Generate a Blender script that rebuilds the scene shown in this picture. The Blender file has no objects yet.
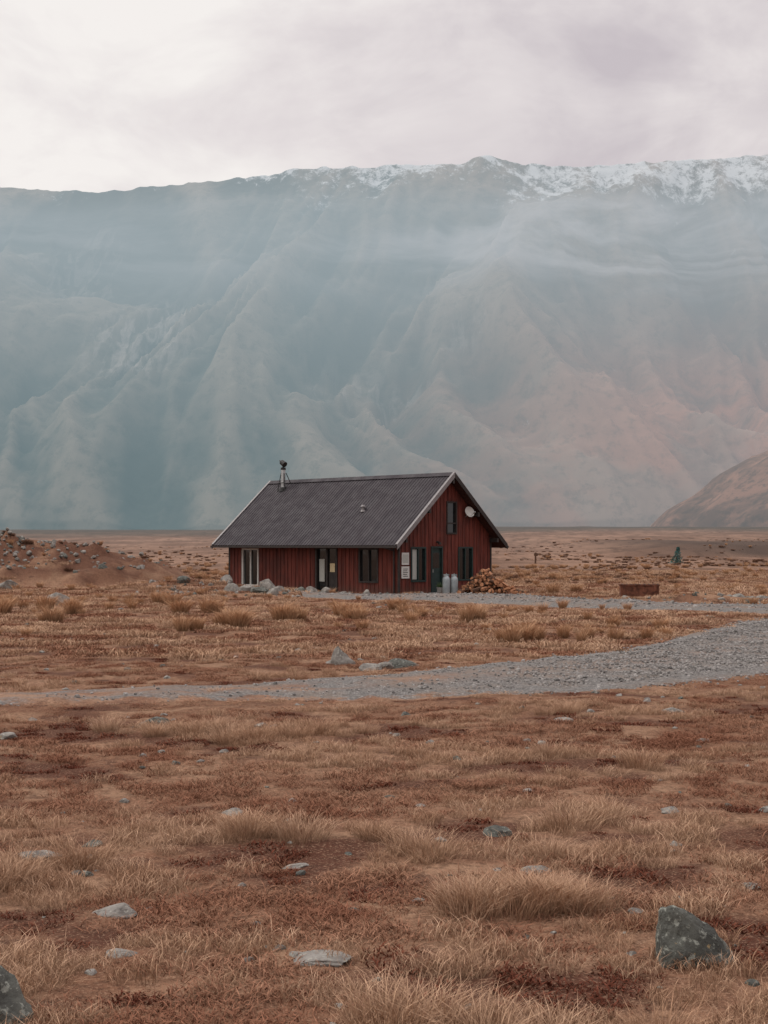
import bpy, bmesh, math, random
from mathutils import Vector, Matrix, noise, Euler, kdtree
random.seed(7)
R = random.random
def U(a,b): return a+(b-a)*random.random()
scene = bpy.context.scene
scene.view_settings.view_transform='Standard'
scene.view_settings.look='None'
scene.view_settings.exposure=0
COL = scene.collection

# ------------------------------------------------------------------ helpers
def sm(a,b,x):
    t=max(0.0,min(1.0,(x-a)/(b-a))); return t*t*(3-2*t)
def N(x,y,z=0.0): return noise.noise(Vector((x,y,z)))
def fbm(x,y,z=0.0,o=4): 
    s=0;a=1;f=1
    for i in range(o):
        s+=a*noise.noise(Vector((x*f,y*f,z+i*7.3))); a*=.5; f*=2.03
    return s
def ridged(x,y,z=0.0,o=3):
    s=0;a=1;f=1
    for i in range(o):
        s+=a*(1-abs(noise.noise(Vector((x*f,y*f,z+i*5.1))))*2); a*=.5; f*=2.1
    return s
class NT:
    def __init__(s,tree): s.t=tree; s.n=tree.nodes; s.l=tree.links
    def new(s,typ,**kw):
        n=s.n.new(typ)
        for k,v in kw.items(): setattr(n,k,v)
        return n
    def link(s,a,b): s.l.new(a,b)
    def put(s,sock,v):
        if isinstance(v,bpy.types.NodeSocket): s.l.new(v,sock)
        else: sock.default_value = v
    def noise(s,vec,scale,detail=4,rough=.55,dist=0.0):
        n=s.new('ShaderNodeTexNoise'); s.put(n.inputs['Vector'],vec)
        n.inputs['Scale'].default_value=scale; n.inputs['Detail'].default_value=detail
        n.inputs['Roughness'].default_value=rough; n.inputs['Distortion'].default_value=dist
        return n.outputs['Fac']
    def vor(s,vec,scale,out='Distance'):
        n=s.new('ShaderNodeTexVoronoi'); s.put(n.inputs['Vector'],vec); n.inputs['Scale'].default_value=scale
        return n.outputs[out]
    def mapr(s,v,a,b,c=0.0,d=1.0,smooth=True):
        n=s.new('ShaderNodeMapRange'); n.interpolation_type='SMOOTHSTEP' if smooth else 'LINEAR'
        s.put(n.inputs[0],v)
        for i,x in enumerate((a,b,c,d)): n.inputs[i+1].default_value=x
        return n.outputs[0]
    def mix(s,f,a,b,mode='MIX'):
        n=s.new('ShaderNodeMix',data_type='RGBA',blend_type=mode)
        s.put(n.inputs[0],f); 
        for i,v in ((6,a),(7,b)):
            if isinstance(v,tuple): v=(v[0],v[1],v[2],1)
            s.put(n.inputs[i],v)
        return n.outputs[2]
    def math(s,op,a,b=0.0):
        n=s.new('ShaderNodeMath',operation=op); s.put(n.inputs[0],a); s.put(n.inputs[1],b); return n.outputs[0]
    def scalev(s,vec,sc):
        n=s.new('ShaderNodeVectorMath',operation='MULTIPLY'); s.put(n.inputs[0],vec); n.inputs[1].default_value=sc; return n.outputs[0]
    def sep(s,vec):
        n=s.new('ShaderNodeSeparateXYZ'); s.put(n.inputs[0],vec); return n.outputs
    def bump(s,h,strength=.5,dist=.02):
        n=s.new('ShaderNodeBump'); s.put(n.inputs['Height'],h); n.inputs['Strength'].default_value=strength; n.inputs['Distance'].default_value=dist
        return n.outputs[0]
def newmat(name):
    m=bpy.data.materials.new(name); m.use_nodes=True
    nt=NT(m.node_tree); b=m.node_tree.nodes['Principled BSDF']; o=m.node_tree.nodes['Material Output']
    b.inputs['Specular IOR Level'].default_value=.25
    return m,nt,b,o
def objco(nt): return nt.new('ShaderNodeTexCoord').outputs['Object']
def pos(nt): return nt.new('ShaderNodeNewGeometry').outputs['Position']

def simple(name,col,rough=.7,var=.25,scale=8,metal=0,bump=0.0,stretch=(1,1,1),spec=.25):
    m,nt,b,o=newmat(name)
    v=nt.scalev(objco(nt),stretch)
    f=nt.noise(v,scale,5,.6)
    c=nt.mix(nt.mapr(f,.3,.7),tuple(c*(1-var) for c in col),tuple(min(1,c*(1+var)) for c in col))
    nt.put(b.inputs['Base Color'],c)
    b.inputs['Roughness'].default_value=rough; b.inputs['Metallic'].default_value=metal
    b.inputs['Specular IOR Level'].default_value=spec
    if bump: nt.put(b.inputs['Normal'],nt.bump(f,bump,.01))
    return m
def mkobj(name,mesh,parent=None,mats=()):
    o=bpy.data.objects.new(name,mesh); COL.objects.link(o)
    for m in mats: mesh.materials.append(m)
    if parent: o.parent=parent
    return o
def from_pydata(name,v,f,mats=(),parent=None,smooth=False):
    me=bpy.data.meshes.new(name); me.from_pydata(v,[],f); me.update()
    if smooth: me.polygons.foreach_set('use_smooth',[True]*len(me.polygons))
    return mkobj(name,me,parent,mats)
BOXF=[(0,3,2,1),(4,5,6,7),(0,1,5,4),(1,2,6,5),(2,3,7,6),(3,0,4,7)]
class MB:
    """mesh accumulator"""
    def __init__(s): s.v=[];s.f=[];s.m=[]
    def hexa(s,pts,mi=0):
        k=len(s.v); s.v+= [tuple(p) for p in pts]
        for f in BOXF: s.f.append(tuple(k+i for i in f)); s.m.append(mi)
    def box(s,x0,x1,y0,y1,z0,z1,mi=0):
        s.hexa([(x0,y0,z0),(x1,y0,z0),(x1,y1,z0),(x0,y1,z0),(x0,y0,z1),(x1,y0,z1),(x1,y1,z1),(x0,y1,z1)],mi)
    def cyl(s,p0,p1,r0,r1=None,n=12,mi=0,mcap=None):
        if r1 is None: r1=r0
        if mcap is None: mcap=mi
        p0=Vector(p0);p1=Vector(p1);d=(p1-p0).normalized()
        a=d.orthogonal().normalized();b=d.cross(a)
        k=len(s.v)
        for p,r in ((p0,r0),(p1,r1)):
            for i in range(n):
                t=2*math.pi*i/n; s.v.append(tuple(p+a*r*math.cos(t)+b*r*math.sin(t)))
        for i in range(n):
            j=(i+1)%n; s.f.append((k+i,k+j,k+n+j,k+n+i)); s.m.append(mi)
        s.f.append(tuple(k+i for i in reversed(range(n)))); s.m.append(mcap)
        s.f.append(tuple(k+n+i for i in range(n))); s.m.append(mcap)
    def obj(s,name,mats,parent=None,bevel=0,smooth=False):
        me=bpy.data.meshes.new(name); me.from_pydata(s.v,[],s.f)
        for i,p in enumerate(me.polygons): p.material_index=s.m[i]; p.use_smooth=smooth
        me.update(); o=mkobj(name,me,parent,mats)
        if bevel:
            b=o.modifiers.new('bevel','BEVEL'); b.width=bevel; b.segments=2; b.limit_method='ANGLE'
        return o

# ------------------------------------------------------------------ terrain height
def bare(x,y): return fbm(x/1.5,y/1.1,31,4)
def straw_mask(x,y): return fbm(x/2.6,y/1.9,77,3)
def mound(x,y):
    mx,my=(x+21.5)/8.8,(y-80)/7
    return max(0,1-(mx*mx+my*my)/1.5)
def H(x,y):
    d=math.hypot(x,y)
    flat = 1-.75*math.exp(-(((x+2.5)/9)**2+((y-66)/8)**2)**2)
    z=(.10*N(x/9,y/9,3)+.045*N(x/2.3,y/2.3,8))*flat
    if d<70: z+=.035*fbm(x/.6,y/.6,1,2)
    z+=sm(120,950,y)*(.0107*y+2.2)
    z+=sm(100,300,y)*.5*fbm(x/40,y/30,5,3)
    m=mound(x,y)
    if m>0:
        z+=2.2*m**.7*(1+.30*fbm(x/2.2,y/2.2,2,4))+.6*m**.5*fbm(x/.9,y/.9,9,2)
    z+=.5*math.exp(-(((x+9.3)/3.4)**2+((y-65.5)/1.8)**2))*(1+.5*N(x,y,4))
    z+=.22*math.exp(-(((x+5)/2.5)**2+((y-60.5)/1.2)**2))
    z+=2.1*sm(40,60,x+6*N(y/20,1))*sm(225,236,y+4*N(x/14,4))
    z+=.30*math.exp(-(((x-11.8)/2.6)**2+((y-53.6)/.7)**2))
    return z

def axis(lim0,lim1,h,g,start=0.0):
    a=[start]; s=h
    while a[-1]<lim1: a.append(a[-1]+s); s=max(h,(abs(a[-1]-start))*g)
    b=[start]; 
    while b[-1]>lim0: 
        s=max(h,abs(b[-1]-start)*g); b.append(b[-1]-s)
    return sorted(set(b+a))
xs=axis(-2600,2600,.15,.020)
ys=[-12.0]
while ys[-1]<2500: ys.append(ys[-1]+max(.15,.0085*ys[-1] if ys[-1]<140 else .02*ys[-1]))
nx=len(xs)
V=[];F=[];BA=[]
for y in ys:
    for x in xs:
        V.append((x,y,H(x,y)))
        if abs(x)<.5*max(y,8)+6 and 3<y<100:
            v=1-sm(-.34,-.10,bare(x,y)); m=mound(x,y)
            if m>0: v=max(v,min(1,m*3)*sm(-.5,.1,fbm(x/1.6,y/1.6,44,3)))
            BA.append(v)
        else: BA.append(0.0)
for j in range(len(ys)-1):
    for i in range(nx-1):
        a=j*nx+i; F.append((a,a+1,a+nx+1,a+nx))

def ground_col(nt,P):
    big=nt.noise(P,.12,3,.5)
    mid=nt.noise(P,.9,5,.62,.4)
    fine=nt.noise(P,14,5,.75)
    fine2=nt.noise(P,48,2,.7)
    c=nt.mix(nt.mapr(big,.38,.62),(.19,.095,.058),(.26,.142,.090))
    c=nt.mix(nt.mapr(mid,.42,.62),c,(.30,.180,.115))
    at=nt.new('ShaderNodeAttribute'); at.attribute_name='bare'
    c=nt.mix(nt.math('MULTIPLY',at.outputs['Fac'],.9),c,(.085,.034,.023))
    dark=nt.mapr(nt.noise(P,1.7,5,.7,.3),.56,.68)
    c=nt.mix(nt.math('MULTIPLY',dark,.75),c,(.07,.034,.025))
    c=nt.mix(nt.mapr(fine,.34,.6,.65,0),c,(.06,.03,.02))
    c=nt.mix(nt.mapr(fine2,.5,.72,0,.55),c,(.42,.27,.18))
    h=nt.math('ADD',fine,nt.math('MULTIPLY',fine2,.5))
    return c,h
m_ground,nt,b,o=newmat('ground_grassland_haze')
P=pos(nt); c,h=ground_col(nt,P)
X,Y,Z=nt.sep(P)
farc=nt.mix(nt.mapr(nt.noise(nt.scalev(P,(.05,.015,0)),1,6,.65),.4,.62),(.145,.088,.063),(.245,.152,.108))
spk=nt.mapr(nt.noise(nt.scalev(P,(.30,.045,0)),1,6,.75),.49,.61)
farc=nt.mix(nt.math('MULTIPLY',spk,.75),farc,(.085,.052,.038))
far_m=nt.mapr(Y,55,125)
c=nt.mix(nt.math('MULTIPLY',far_m,nt.math('SUBTRACT',1.0,nt.math('MULTIPLY',nt.mapr(X,-14,-11,1,0),nt.mapr(Y,90,100,1,0)))),c,farc)
terr=nt.math('MULTIPLY',nt.mapr(X,40,62),nt.math('MULTIPLY',nt.mapr(Y,222,232),nt.mapr(Y,300,420,1,0)))
c=nt.mix(nt.math('MULTIPLY',terr,.85),c,(.06,.045,.038))
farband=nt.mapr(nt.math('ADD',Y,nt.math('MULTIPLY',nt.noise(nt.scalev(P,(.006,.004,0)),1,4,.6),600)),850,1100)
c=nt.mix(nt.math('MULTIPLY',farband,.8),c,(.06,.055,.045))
nt.put(b.inputs['Base Color'],c); b.inputs['Roughness'].default_value=.95; b.inputs['Specular IOR Level'].default_value=.05
nt.put(b.inputs['Normal'],nt.bump(h,1.0,.04))
em=nt.new('ShaderNodeEmission'); em.inputs[0].default_value=(.22,.27,.30,1)  # haze glow painted onto the plain, growing with distance
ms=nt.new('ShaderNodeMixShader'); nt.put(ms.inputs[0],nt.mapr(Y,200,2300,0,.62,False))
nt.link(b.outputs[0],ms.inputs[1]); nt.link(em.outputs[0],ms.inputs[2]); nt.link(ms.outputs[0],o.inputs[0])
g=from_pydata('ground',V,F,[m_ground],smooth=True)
at=g.data.attributes.new('bare','FLOAT','POINT'); at.data.foreach_set('value',BA)

# ------------------------------------------------------------------ roads
def catmull(pts,n):
    out=[]; L=len(pts)
    for i in range(L-1):
        p0=Vector(pts[max(i-1,0)]);p1=Vector(pts[i]);p2=Vector(pts[i+1]);p3=Vector(pts[min(i+2,L-1)])
        for k in range(n):
            t=k/n
            out.append(.5*((2*p1)+(p2-p0)*t+(2*p0-5*p1+4*p2-p3)*t*t+(3*p1-p0-3*p2+p3)*t**3))
    out.append(Vector(pts[-1])); return out
def road_material(name,e0,e1):
    m,nt,b,o=newmat(name)
    P=pos(nt); gc,gh=ground_col(nt,P)
    v1=nt.vor(P,26,'Color'); vd=nt.vor(P,26)
    sv=nt.sep(v1)[0]
    rc=nt.mix(sv,(.11,.104,.10),(.30,.283,.27))
    rc=nt.mix(nt.mapr(vd,.25,.6,0,.6),rc,(.07,.065,.06))
    rc=nt.mix(nt.mapr(nt.noise(P,.8,4,.6),.42,.66,0,.55),rc,(.19,.145,.115))
    uv=nt.new('ShaderNodeTexCoord').outputs['UV']; u_=nt.sep(uv)
    edge=nt.math('ADD',u_[0],nt.math('MULTIPLY',nt.math('SUBTRACT',nt.noise(P,1.4,6,.7),.5),1.6))
    ef=nt.mapr(edge,e0,e1)
    strip=nt.math('MULTIPLY',u_[1],nt.mapr(nt.noise(P,.9,5,.65),.34,.52))
    ef2=nt.math('MULTIPLY',ef,nt.math('SUBTRACT',1.0,strip))
    # worn, grassed-over stretch at the little used end
    worn=nt.math('ADD',nt.mapr(nt.sep(P)[0],-7.5,-1.5,.0,1),nt.mapr(nt.noise(P,1.2,6,.72),.46,.58))
    ef2=nt.math('MULTIPLY',ef2,nt.math('MINIMUM',worn,1.0)) if e0>0 else ef2
    c=nt.mix(ef2,gc,rc)
    nt.put(b.inputs['Base Color'],c); b.inputs['Roughness'].default_value=.9; b.inputs['Specular IOR Level'].default_value=.15
    nt.put(b.inputs['Normal'],nt.bump(nt.math('ADD',vd,gh),.7,.03))
    return m
def make_road(name,left,right,n,lift,mat,median=lambda s:0.0):
    A=catmull(left,n);B=catmull(right,n); W=14
    v=[];f=[];uvs=[]
    for i,(a,b2) in enumerate(zip(A,B)):
        for k in range(W+1):
            t=k/W; p=a.lerp(b2,t); wid=(a-b2).length
            e=min(t,1-t)
            lf=-.03+(lift+.03)*sm(0,.22,e)
            v.append((p.x,p.y,H(p.x,p.y)+(-.03 if k in(0,W) else max(lf,.02))))
            uvs.append((min(e*wid/1.3,1.0),math.exp(-((t-.5)/.15)**2)*median(i/len(A))))
    for i in range(len(A)-1):
        for k in range(W):
            q=i*(W+1)+k; f.append((q,q+1,q+W+2,q+W+1))
    ob=from_pydata(name,v,f,[mat],smooth=True)
    me=ob.data
    if me.polygons[0].normal.z<0: me.flip_normals()
    uvl=me.uv_layers.new(name='UVMap')
    for l in me.loops: uvl.data[l.index].uv=uvs[l.vertex_index]
    return A,B
far=[(-14,19.2),(-9,20.0),(-5.6,20.6),(-4.0,21.3),(-2.1,22.3),(.3,24.2),(2.2,26.4),(4.6,29.8),(7.4,34.6),(11.2,41.6),(15.5,47.2),(24,52.5),(40,56)]
near=[(-14,17.8),(-9,18.4),(-5.25,18.9),(-3.65,19.2),(-1.95,19.7),(.25,20.0),(1.75,20.2),(3.3,20.6),(5.2,21.8),(7.6,24.8),(12,31.5),(22,42),(40,50)]
A1,B1=make_road('gravel_road',far,near,9,.05,road_material('gravel',.12,.34),lambda s:1.0 if s<.38 else max(.3,1.0-(s-.38)*6))
far2=[(-3.6,60.2),(-1.2,60.9),(1.3,61.2),(4,60.8),(7.5,57.2),(10,53.2),(13.5,51.2),(18,51.6),(23,53.5)]
near2=[(-3.4,58.6),(-1.2,56.4),(1.4,54.4),(4,52.2),(7,49.6),(10,47.2),(13.0,45.0),(17.5,46.2),(23,50.5)]
A2,B2=make_road('gravel_driveway',far2,near2,9,.10,road_material('driveway_gravel',-.15,.08),lambda s:.3)
polys=[]
for A,B in ((A1,B1),(A2,B2)):
    P_=[tuple(p) for p in A]+[tuple(p) for p in reversed(B)]
    dense=[]
    for a,b_ in zip(P_,P_[1:]+P_[:1]):
        L=math.hypot(a[0]-b_[0],a[1]-b_[1]); k=max(1,int(L/.12))
        for i in range(k): dense.append((a[0]+(b_[0]-a[0])*i/k,a[1]+(b_[1]-a[1])*i/k))
    kd=kdtree.KDTree(len(dense))
    for i,p in enumerate(dense): kd.insert((p[0],p[1],0),i)
    kd.balance()
    polys.append((P_,kd,min(p[0] for p in P_)-1,max(p[0] for p in P_)+1,min(p[1] for p in P_)-1,max(p[1] for p in P_)+1))
def road_depth(x,y):
    """distance inside the road (positive) or None when off it"""
    best=None
    for P_,kd,x0,x1,y0,y1 in polys:
        if not(x0<x<x1 and y0<y<y1): continue
        ins=False; j=len(P_)-1
        for i in range(len(P_)):
            xi,yi=P_[i];xj,yj=P_[j]
            if (yi>y)!=(yj>y) and x<(xj-xi)*(y-yi)/(yj-yi)+xi: ins=not ins
            j=i
        if ins:
            d=kd.find((x,y,0))[2]; best=max(best or 0,d)
    return best

# ------------------------------------------------------------------ mountain
CX=[-4200,-3000,-2200,-1500,-1100,-878,-741,-649,-535,-420,-306,-169,-78,37,151,231,311,425,585,722,878,1200,1700,2400,3300,4200]
CZ=[640,760,700,790,800,818,811,808,820,832,843,864,866,869,873,884,873,869,875,884,892,905,860,930,800,700]
def crest(x):
    for i in range(len(CX)-1):
        if x<=CX[i+1]:
            k=(x-CX[i])/(CX[i+1]-CX[i]); k=k*k*(3-2*k); return CZ[i]+(CZ[i+1]-CZ[i])*k
    return CZ[-1]
NXm,NYm=900,320
V=[];F=[];GU=[]
for j in range(NYm+1):
    t=j/NYm*1.25
    for i in range(NXm+1):
        x=-3300+6600*i/NXm
        wob=90*N(x/600,0,1)
        y=1850+1350*t+wob*(1-min(t,1))
        base=20; gu=.5
        if t<=1:
            p=t*.55+.45*(.5*t**2+.5*t**.8)
            z=base+(crest(x)-base)*p
            env=(math.sin(math.pi*min(t,1))**.7)*(1-.4*sm(.6,1,t))
            w1=x+230*N(x/700,t*1.3,11)+(t-.5)*420*N(x/480,3,12)
            nb=N(w1/460,t*1.1,2)
            big=1-2*math.sqrt(nb*nb+.004)-.5
            nm=N((w1+90*N(x/200,t*3,9))/185,t*1.9,5)
            med=1-2*math.sqrt(nm*nm+.002)-.6+.45*(ridged(w1/88,t*3.4,15,1)-.6)
            sml=ridged((w1+40*N(x/90,t*5,3))/50,t*4.8,8,3)-1.0
            z+=env*(180*big+84*med+18*sml)+4*fbm(x/30,y/30,2,2)*sm(0,.1,t)
            tt=sm(.84,1.0,t)
            z+=tt*(5*ridged(x/70,t*6,3,3)-5)
            z+=9*math.exp(-((x-231)/30)**2)*sm(.9,1.0,t)
            gu=.5+.5*big+.65*med+.28*sml
        else:
            z=crest(x)-(t-1)*260+9*math.exp(-((x-231)/30)**2)*(1-sm(1,1.04,t))+15*fbm(x/150,y/150,3,3)*min(1,(t-1)*8)
        V.append((x,y,z if t>0.004 else 0)); GU.append(gu)
for j in range(NYm):
    for i in range(NXm):
        a=j*(NXm+1)+i; F.append((a,a+1,a+NXm+2,a+NXm+1))
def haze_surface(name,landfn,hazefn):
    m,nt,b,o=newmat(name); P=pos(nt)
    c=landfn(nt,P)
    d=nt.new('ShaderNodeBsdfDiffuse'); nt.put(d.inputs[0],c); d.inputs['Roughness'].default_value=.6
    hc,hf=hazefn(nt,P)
    em=nt.new('ShaderNodeEmission'); nt.put(em.inputs[0],hc)  # aerial haze painted onto the slopes as emission, no air volume
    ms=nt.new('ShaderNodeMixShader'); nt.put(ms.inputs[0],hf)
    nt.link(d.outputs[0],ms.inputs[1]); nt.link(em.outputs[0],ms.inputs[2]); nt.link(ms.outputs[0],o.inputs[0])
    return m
def m_land(nt,P):
    X,Y,Z=nt.sep(P)
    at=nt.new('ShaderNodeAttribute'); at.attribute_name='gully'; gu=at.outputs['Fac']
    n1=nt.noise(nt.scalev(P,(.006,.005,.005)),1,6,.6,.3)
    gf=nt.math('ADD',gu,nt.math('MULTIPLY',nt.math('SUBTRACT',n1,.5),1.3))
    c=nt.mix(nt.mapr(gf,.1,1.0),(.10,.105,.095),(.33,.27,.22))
    rt=nt.math('MULTIPLY',nt.mapr(X,-250,600),nt.mapr(Z,160,480,1,0.15))
    c=nt.mix(nt.math('MULTIPLY',rt,nt.mapr(nt.noise(nt.scalev(P,(.004,.004,.004)),1,5,.6,.8),.35,.55,.3,.95)),c,(.46,.235,.165))
    sc=nt.noise(nt.scalev(P,(.05,.010,.008)),1,5,.65,.6)
    dx=nt.math('DIVIDE',nt.math('ADD',X,430.0),110.0); dz=nt.math('DIVIDE',nt.math('SUBTRACT',Z,370.0),110.0)
    fan=nt.mapr(nt.math('ADD',nt.math('MULTIPLY',dx,dx),nt.math('MULTIPLY',dz,dz)),.1,1.4,1,0)
    patch=nt.math('MAXIMUM',fan,nt.mapr(nt.noise(nt.scalev(P,(.0028,.002,.002)),1,2,.5),.58,.68,0,.4))
    c=nt.mix(nt.math('MULTIPLY',nt.mapr(sc,.46,.60,0,.6),patch),c,(.54,.47,.43))
    c=nt.mix(nt.mapr(nt.noise(nt.scalev(P,(.045,.025,.04)),1,6,.75),.46,.68,0,.45),c,(.07,.075,.065))
    sn=nt.noise(nt.scalev(P,(.040,.022,.02)),1,8,.82,.3)
    sn2=nt.noise(nt.scalev(P,(.004,.004,.004)),1,3,.5)
    hh=nt.math('ADD',nt.mapr(Z,620,870,-.22,.035,False),nt.mapr(X,-600,250,-.10,.01))
    hh=nt.math('ADD',hh,nt.mapr(sn2,.35,.65,-.06,.06))
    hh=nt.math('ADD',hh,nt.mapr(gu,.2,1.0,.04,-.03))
    # snow lying in the couloir below the summit tooth
    cl=nt.math('ABSOLUTE',nt.math('ADD',nt.math('SUBTRACT',X,nt.math('ADD',nt.math('MULTIPLY',nt.math('SUBTRACT',862.0,Z),1.25),262.0)),nt.math('MULTIPLY',nt.math('SUBTRACT',n1,.5),70.0)))
    clf=nt.math('MULTIPLY',nt.mapr(cl,3,20,.10,0),nt.mapr(Z,700,760))
    hh=nt.math('ADD',hh,clf)
    c=nt.mix(nt.mapr(nt.math('ADD',sn,hh),.46,.62,0,.85),c,(.87,.88,.90))
    return c
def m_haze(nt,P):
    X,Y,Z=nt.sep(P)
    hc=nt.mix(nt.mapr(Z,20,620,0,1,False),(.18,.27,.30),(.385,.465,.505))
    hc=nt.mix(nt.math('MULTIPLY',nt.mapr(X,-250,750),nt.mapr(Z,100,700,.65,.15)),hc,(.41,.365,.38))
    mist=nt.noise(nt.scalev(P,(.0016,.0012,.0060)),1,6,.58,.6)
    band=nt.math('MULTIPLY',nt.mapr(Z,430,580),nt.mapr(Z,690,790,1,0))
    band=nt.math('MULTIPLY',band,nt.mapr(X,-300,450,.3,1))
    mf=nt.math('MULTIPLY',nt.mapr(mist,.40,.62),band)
    hc=nt.mix(nt.math('MULTIPLY',mf,.6),hc,(.57,.58,.61))  # pale mist streak painted into the haze colour
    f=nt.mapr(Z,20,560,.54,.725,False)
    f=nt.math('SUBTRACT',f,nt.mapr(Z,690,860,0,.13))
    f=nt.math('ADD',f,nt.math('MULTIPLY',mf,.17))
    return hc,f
m_mtn=haze_surface('mountain_tussock_snow_haze',m_land,m_haze)
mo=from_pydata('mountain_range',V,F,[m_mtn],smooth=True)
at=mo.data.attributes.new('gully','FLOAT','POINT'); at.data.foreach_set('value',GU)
V=[];F=[];n=180
for j in range(n+1):
    for i in range(n+1):
        x=250+1300*i/n; y=1000+1000*j/n
        q=((x-850)/560)**2+((y-1500)/420)**2
        q+=.10*N(x/180,y/180,3)+.03*N(x/50,y/50,3)
        z=17+ (185*max(0,1-q)**.85)*(1+.12*fbm(x/110,y/110,4,5)-.30*abs(N(x/90,y/260,8)))
        if q>=1: z=4
        V.append((x,y,z))
for j in range(n):
    for i in range(n):
        a=j*(n+1)+i; F.append((a,a+1,a+n+2,a+n+1))
def h_land(nt,P):
    n1=nt.noise(nt.scalev(P,(.012,.012,.02)),1,6,.65,.6)
    c=nt.mix(nt.mapr(n1,.38,.62),(.12,.080,.062),(.34,.19,.135))
    return nt.mix(nt.mapr(nt.noise(nt.scalev(P,(.08,.08,.1)),1,4,.7),.46,.64,0,.7),c,(.06,.052,.043))
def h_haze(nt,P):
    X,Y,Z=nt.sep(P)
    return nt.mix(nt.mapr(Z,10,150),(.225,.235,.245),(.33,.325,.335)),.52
m_hill=haze_surface('hill_tussock_haze',h_land,h_haze)
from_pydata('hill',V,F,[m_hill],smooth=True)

# ------------------------------------------------------------------ instancing
def scatter(name,srcs,pts):
    """pts: (x,y,z, rotz, tilt, scale, idx, zscale)"""
    col=bpy.data.collections.new(name+'_source')
    for s in srcs: col.objects.link(s)
    me=bpy.data.meshes.new(name); me.from_pydata([p[:3] for p in pts],[],[])
    a=me.attributes.new('rot','FLOAT_VECTOR','POINT'); a.data.foreach_set('vector',[q for p in pts for q in (p[4],p[4]*.5,p[3])])
    a=me.attributes.new('scl','FLOAT_VECTOR','POINT'); a.data.foreach_set('vector',[q for p in pts for q in (p[5],p[5],p[5]*(p[7] if len(p)>7 else 1))])
    a=me.attributes.new('idx','INT','POINT'); a.data.foreach_set('value',[p[6] for p in pts])
    ob=mkobj(name,me)
    ng=bpy.data.node_groups.new(name+'_scatter','GeometryNodeTree')
    ng.interface.new_socket('Geometry',in_out='INPUT',socket_type='NodeSocketGeometry')
    ng.interface.new_socket('Geometry',in_out='OUTPUT',socket_type='NodeSocketGeometry')
    nn=ng.nodes; gi=nn.new('NodeGroupInput'); go=nn.new('NodeGroupOutput')
    ip=nn.new('GeometryNodeInstanceOnPoints'); ci=nn.new('GeometryNodeCollectionInfo')
    ci.inputs['Collection'].default_value=col; ci.inputs['Separate Children'].default_value=True; ci.inputs['Reset Children'].default_value=True
    def attr(nm,t):
        n=nn.new('GeometryNodeInputNamedAttribute'); n.data_type=t; n.inputs['Name'].default_value=nm; return n.outputs['Attribute']
    L=ng.links.new
    L(gi.outputs[0],ip.inputs['Points']); L(ci.outputs[0],ip.inputs['Instance'])
    ip.inputs['Pick Instance'].default_value=True
    L(attr('idx','INT'),ip.inputs['Instance Index'])
    e=nn.new('FunctionNodeEulerToRotation'); L(attr('rot','FLOAT_VECTOR'),e.inputs[0]); L(e.outputs[0],ip.inputs['Rotation'])
    L(attr('scl','FLOAT_VECTOR'),ip.inputs['Scale']); L(ip.outputs[0],go.inputs[0])
    md=ob.modifiers.new('scatter','NODES'); md.node_group=ng
    return ob

def grass_mat(name,cA,cB,cC):
    m,nt,b,o=newmat(name); P=pos(nt)
    rnd=nt.new('ShaderNodeObjectInfo').outputs['Random']
    at=nt.new('ShaderNodeAttribute'); at.attribute_name='tint'
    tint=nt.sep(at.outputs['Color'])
    big=nt.noise(P,.5,2,.55)
    c=nt.mix(nt.mapr(big,.38,.62),cA,cB)
    c=nt.mix(nt.mapr(rnd,.0,1,0,.5,False),c,cC)
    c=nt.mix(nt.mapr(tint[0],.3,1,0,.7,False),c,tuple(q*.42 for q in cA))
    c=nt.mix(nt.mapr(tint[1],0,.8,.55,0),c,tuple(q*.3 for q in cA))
    d=nt.new('ShaderNodeBsdfDiffuse'); nt.put(d.inputs[0],c)
    nt.link(d.outputs[0],o.inputs[0])
    return m
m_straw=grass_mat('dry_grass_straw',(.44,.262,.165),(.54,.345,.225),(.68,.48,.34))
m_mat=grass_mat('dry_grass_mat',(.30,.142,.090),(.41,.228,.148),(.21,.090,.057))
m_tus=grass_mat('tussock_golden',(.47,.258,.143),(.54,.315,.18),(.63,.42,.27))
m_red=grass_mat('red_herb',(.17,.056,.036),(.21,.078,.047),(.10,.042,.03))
m_scrub=grass_mat('brown_scrub',(.20,.112,.075),(.26,.155,.105),(.16,.09,.065))
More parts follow.
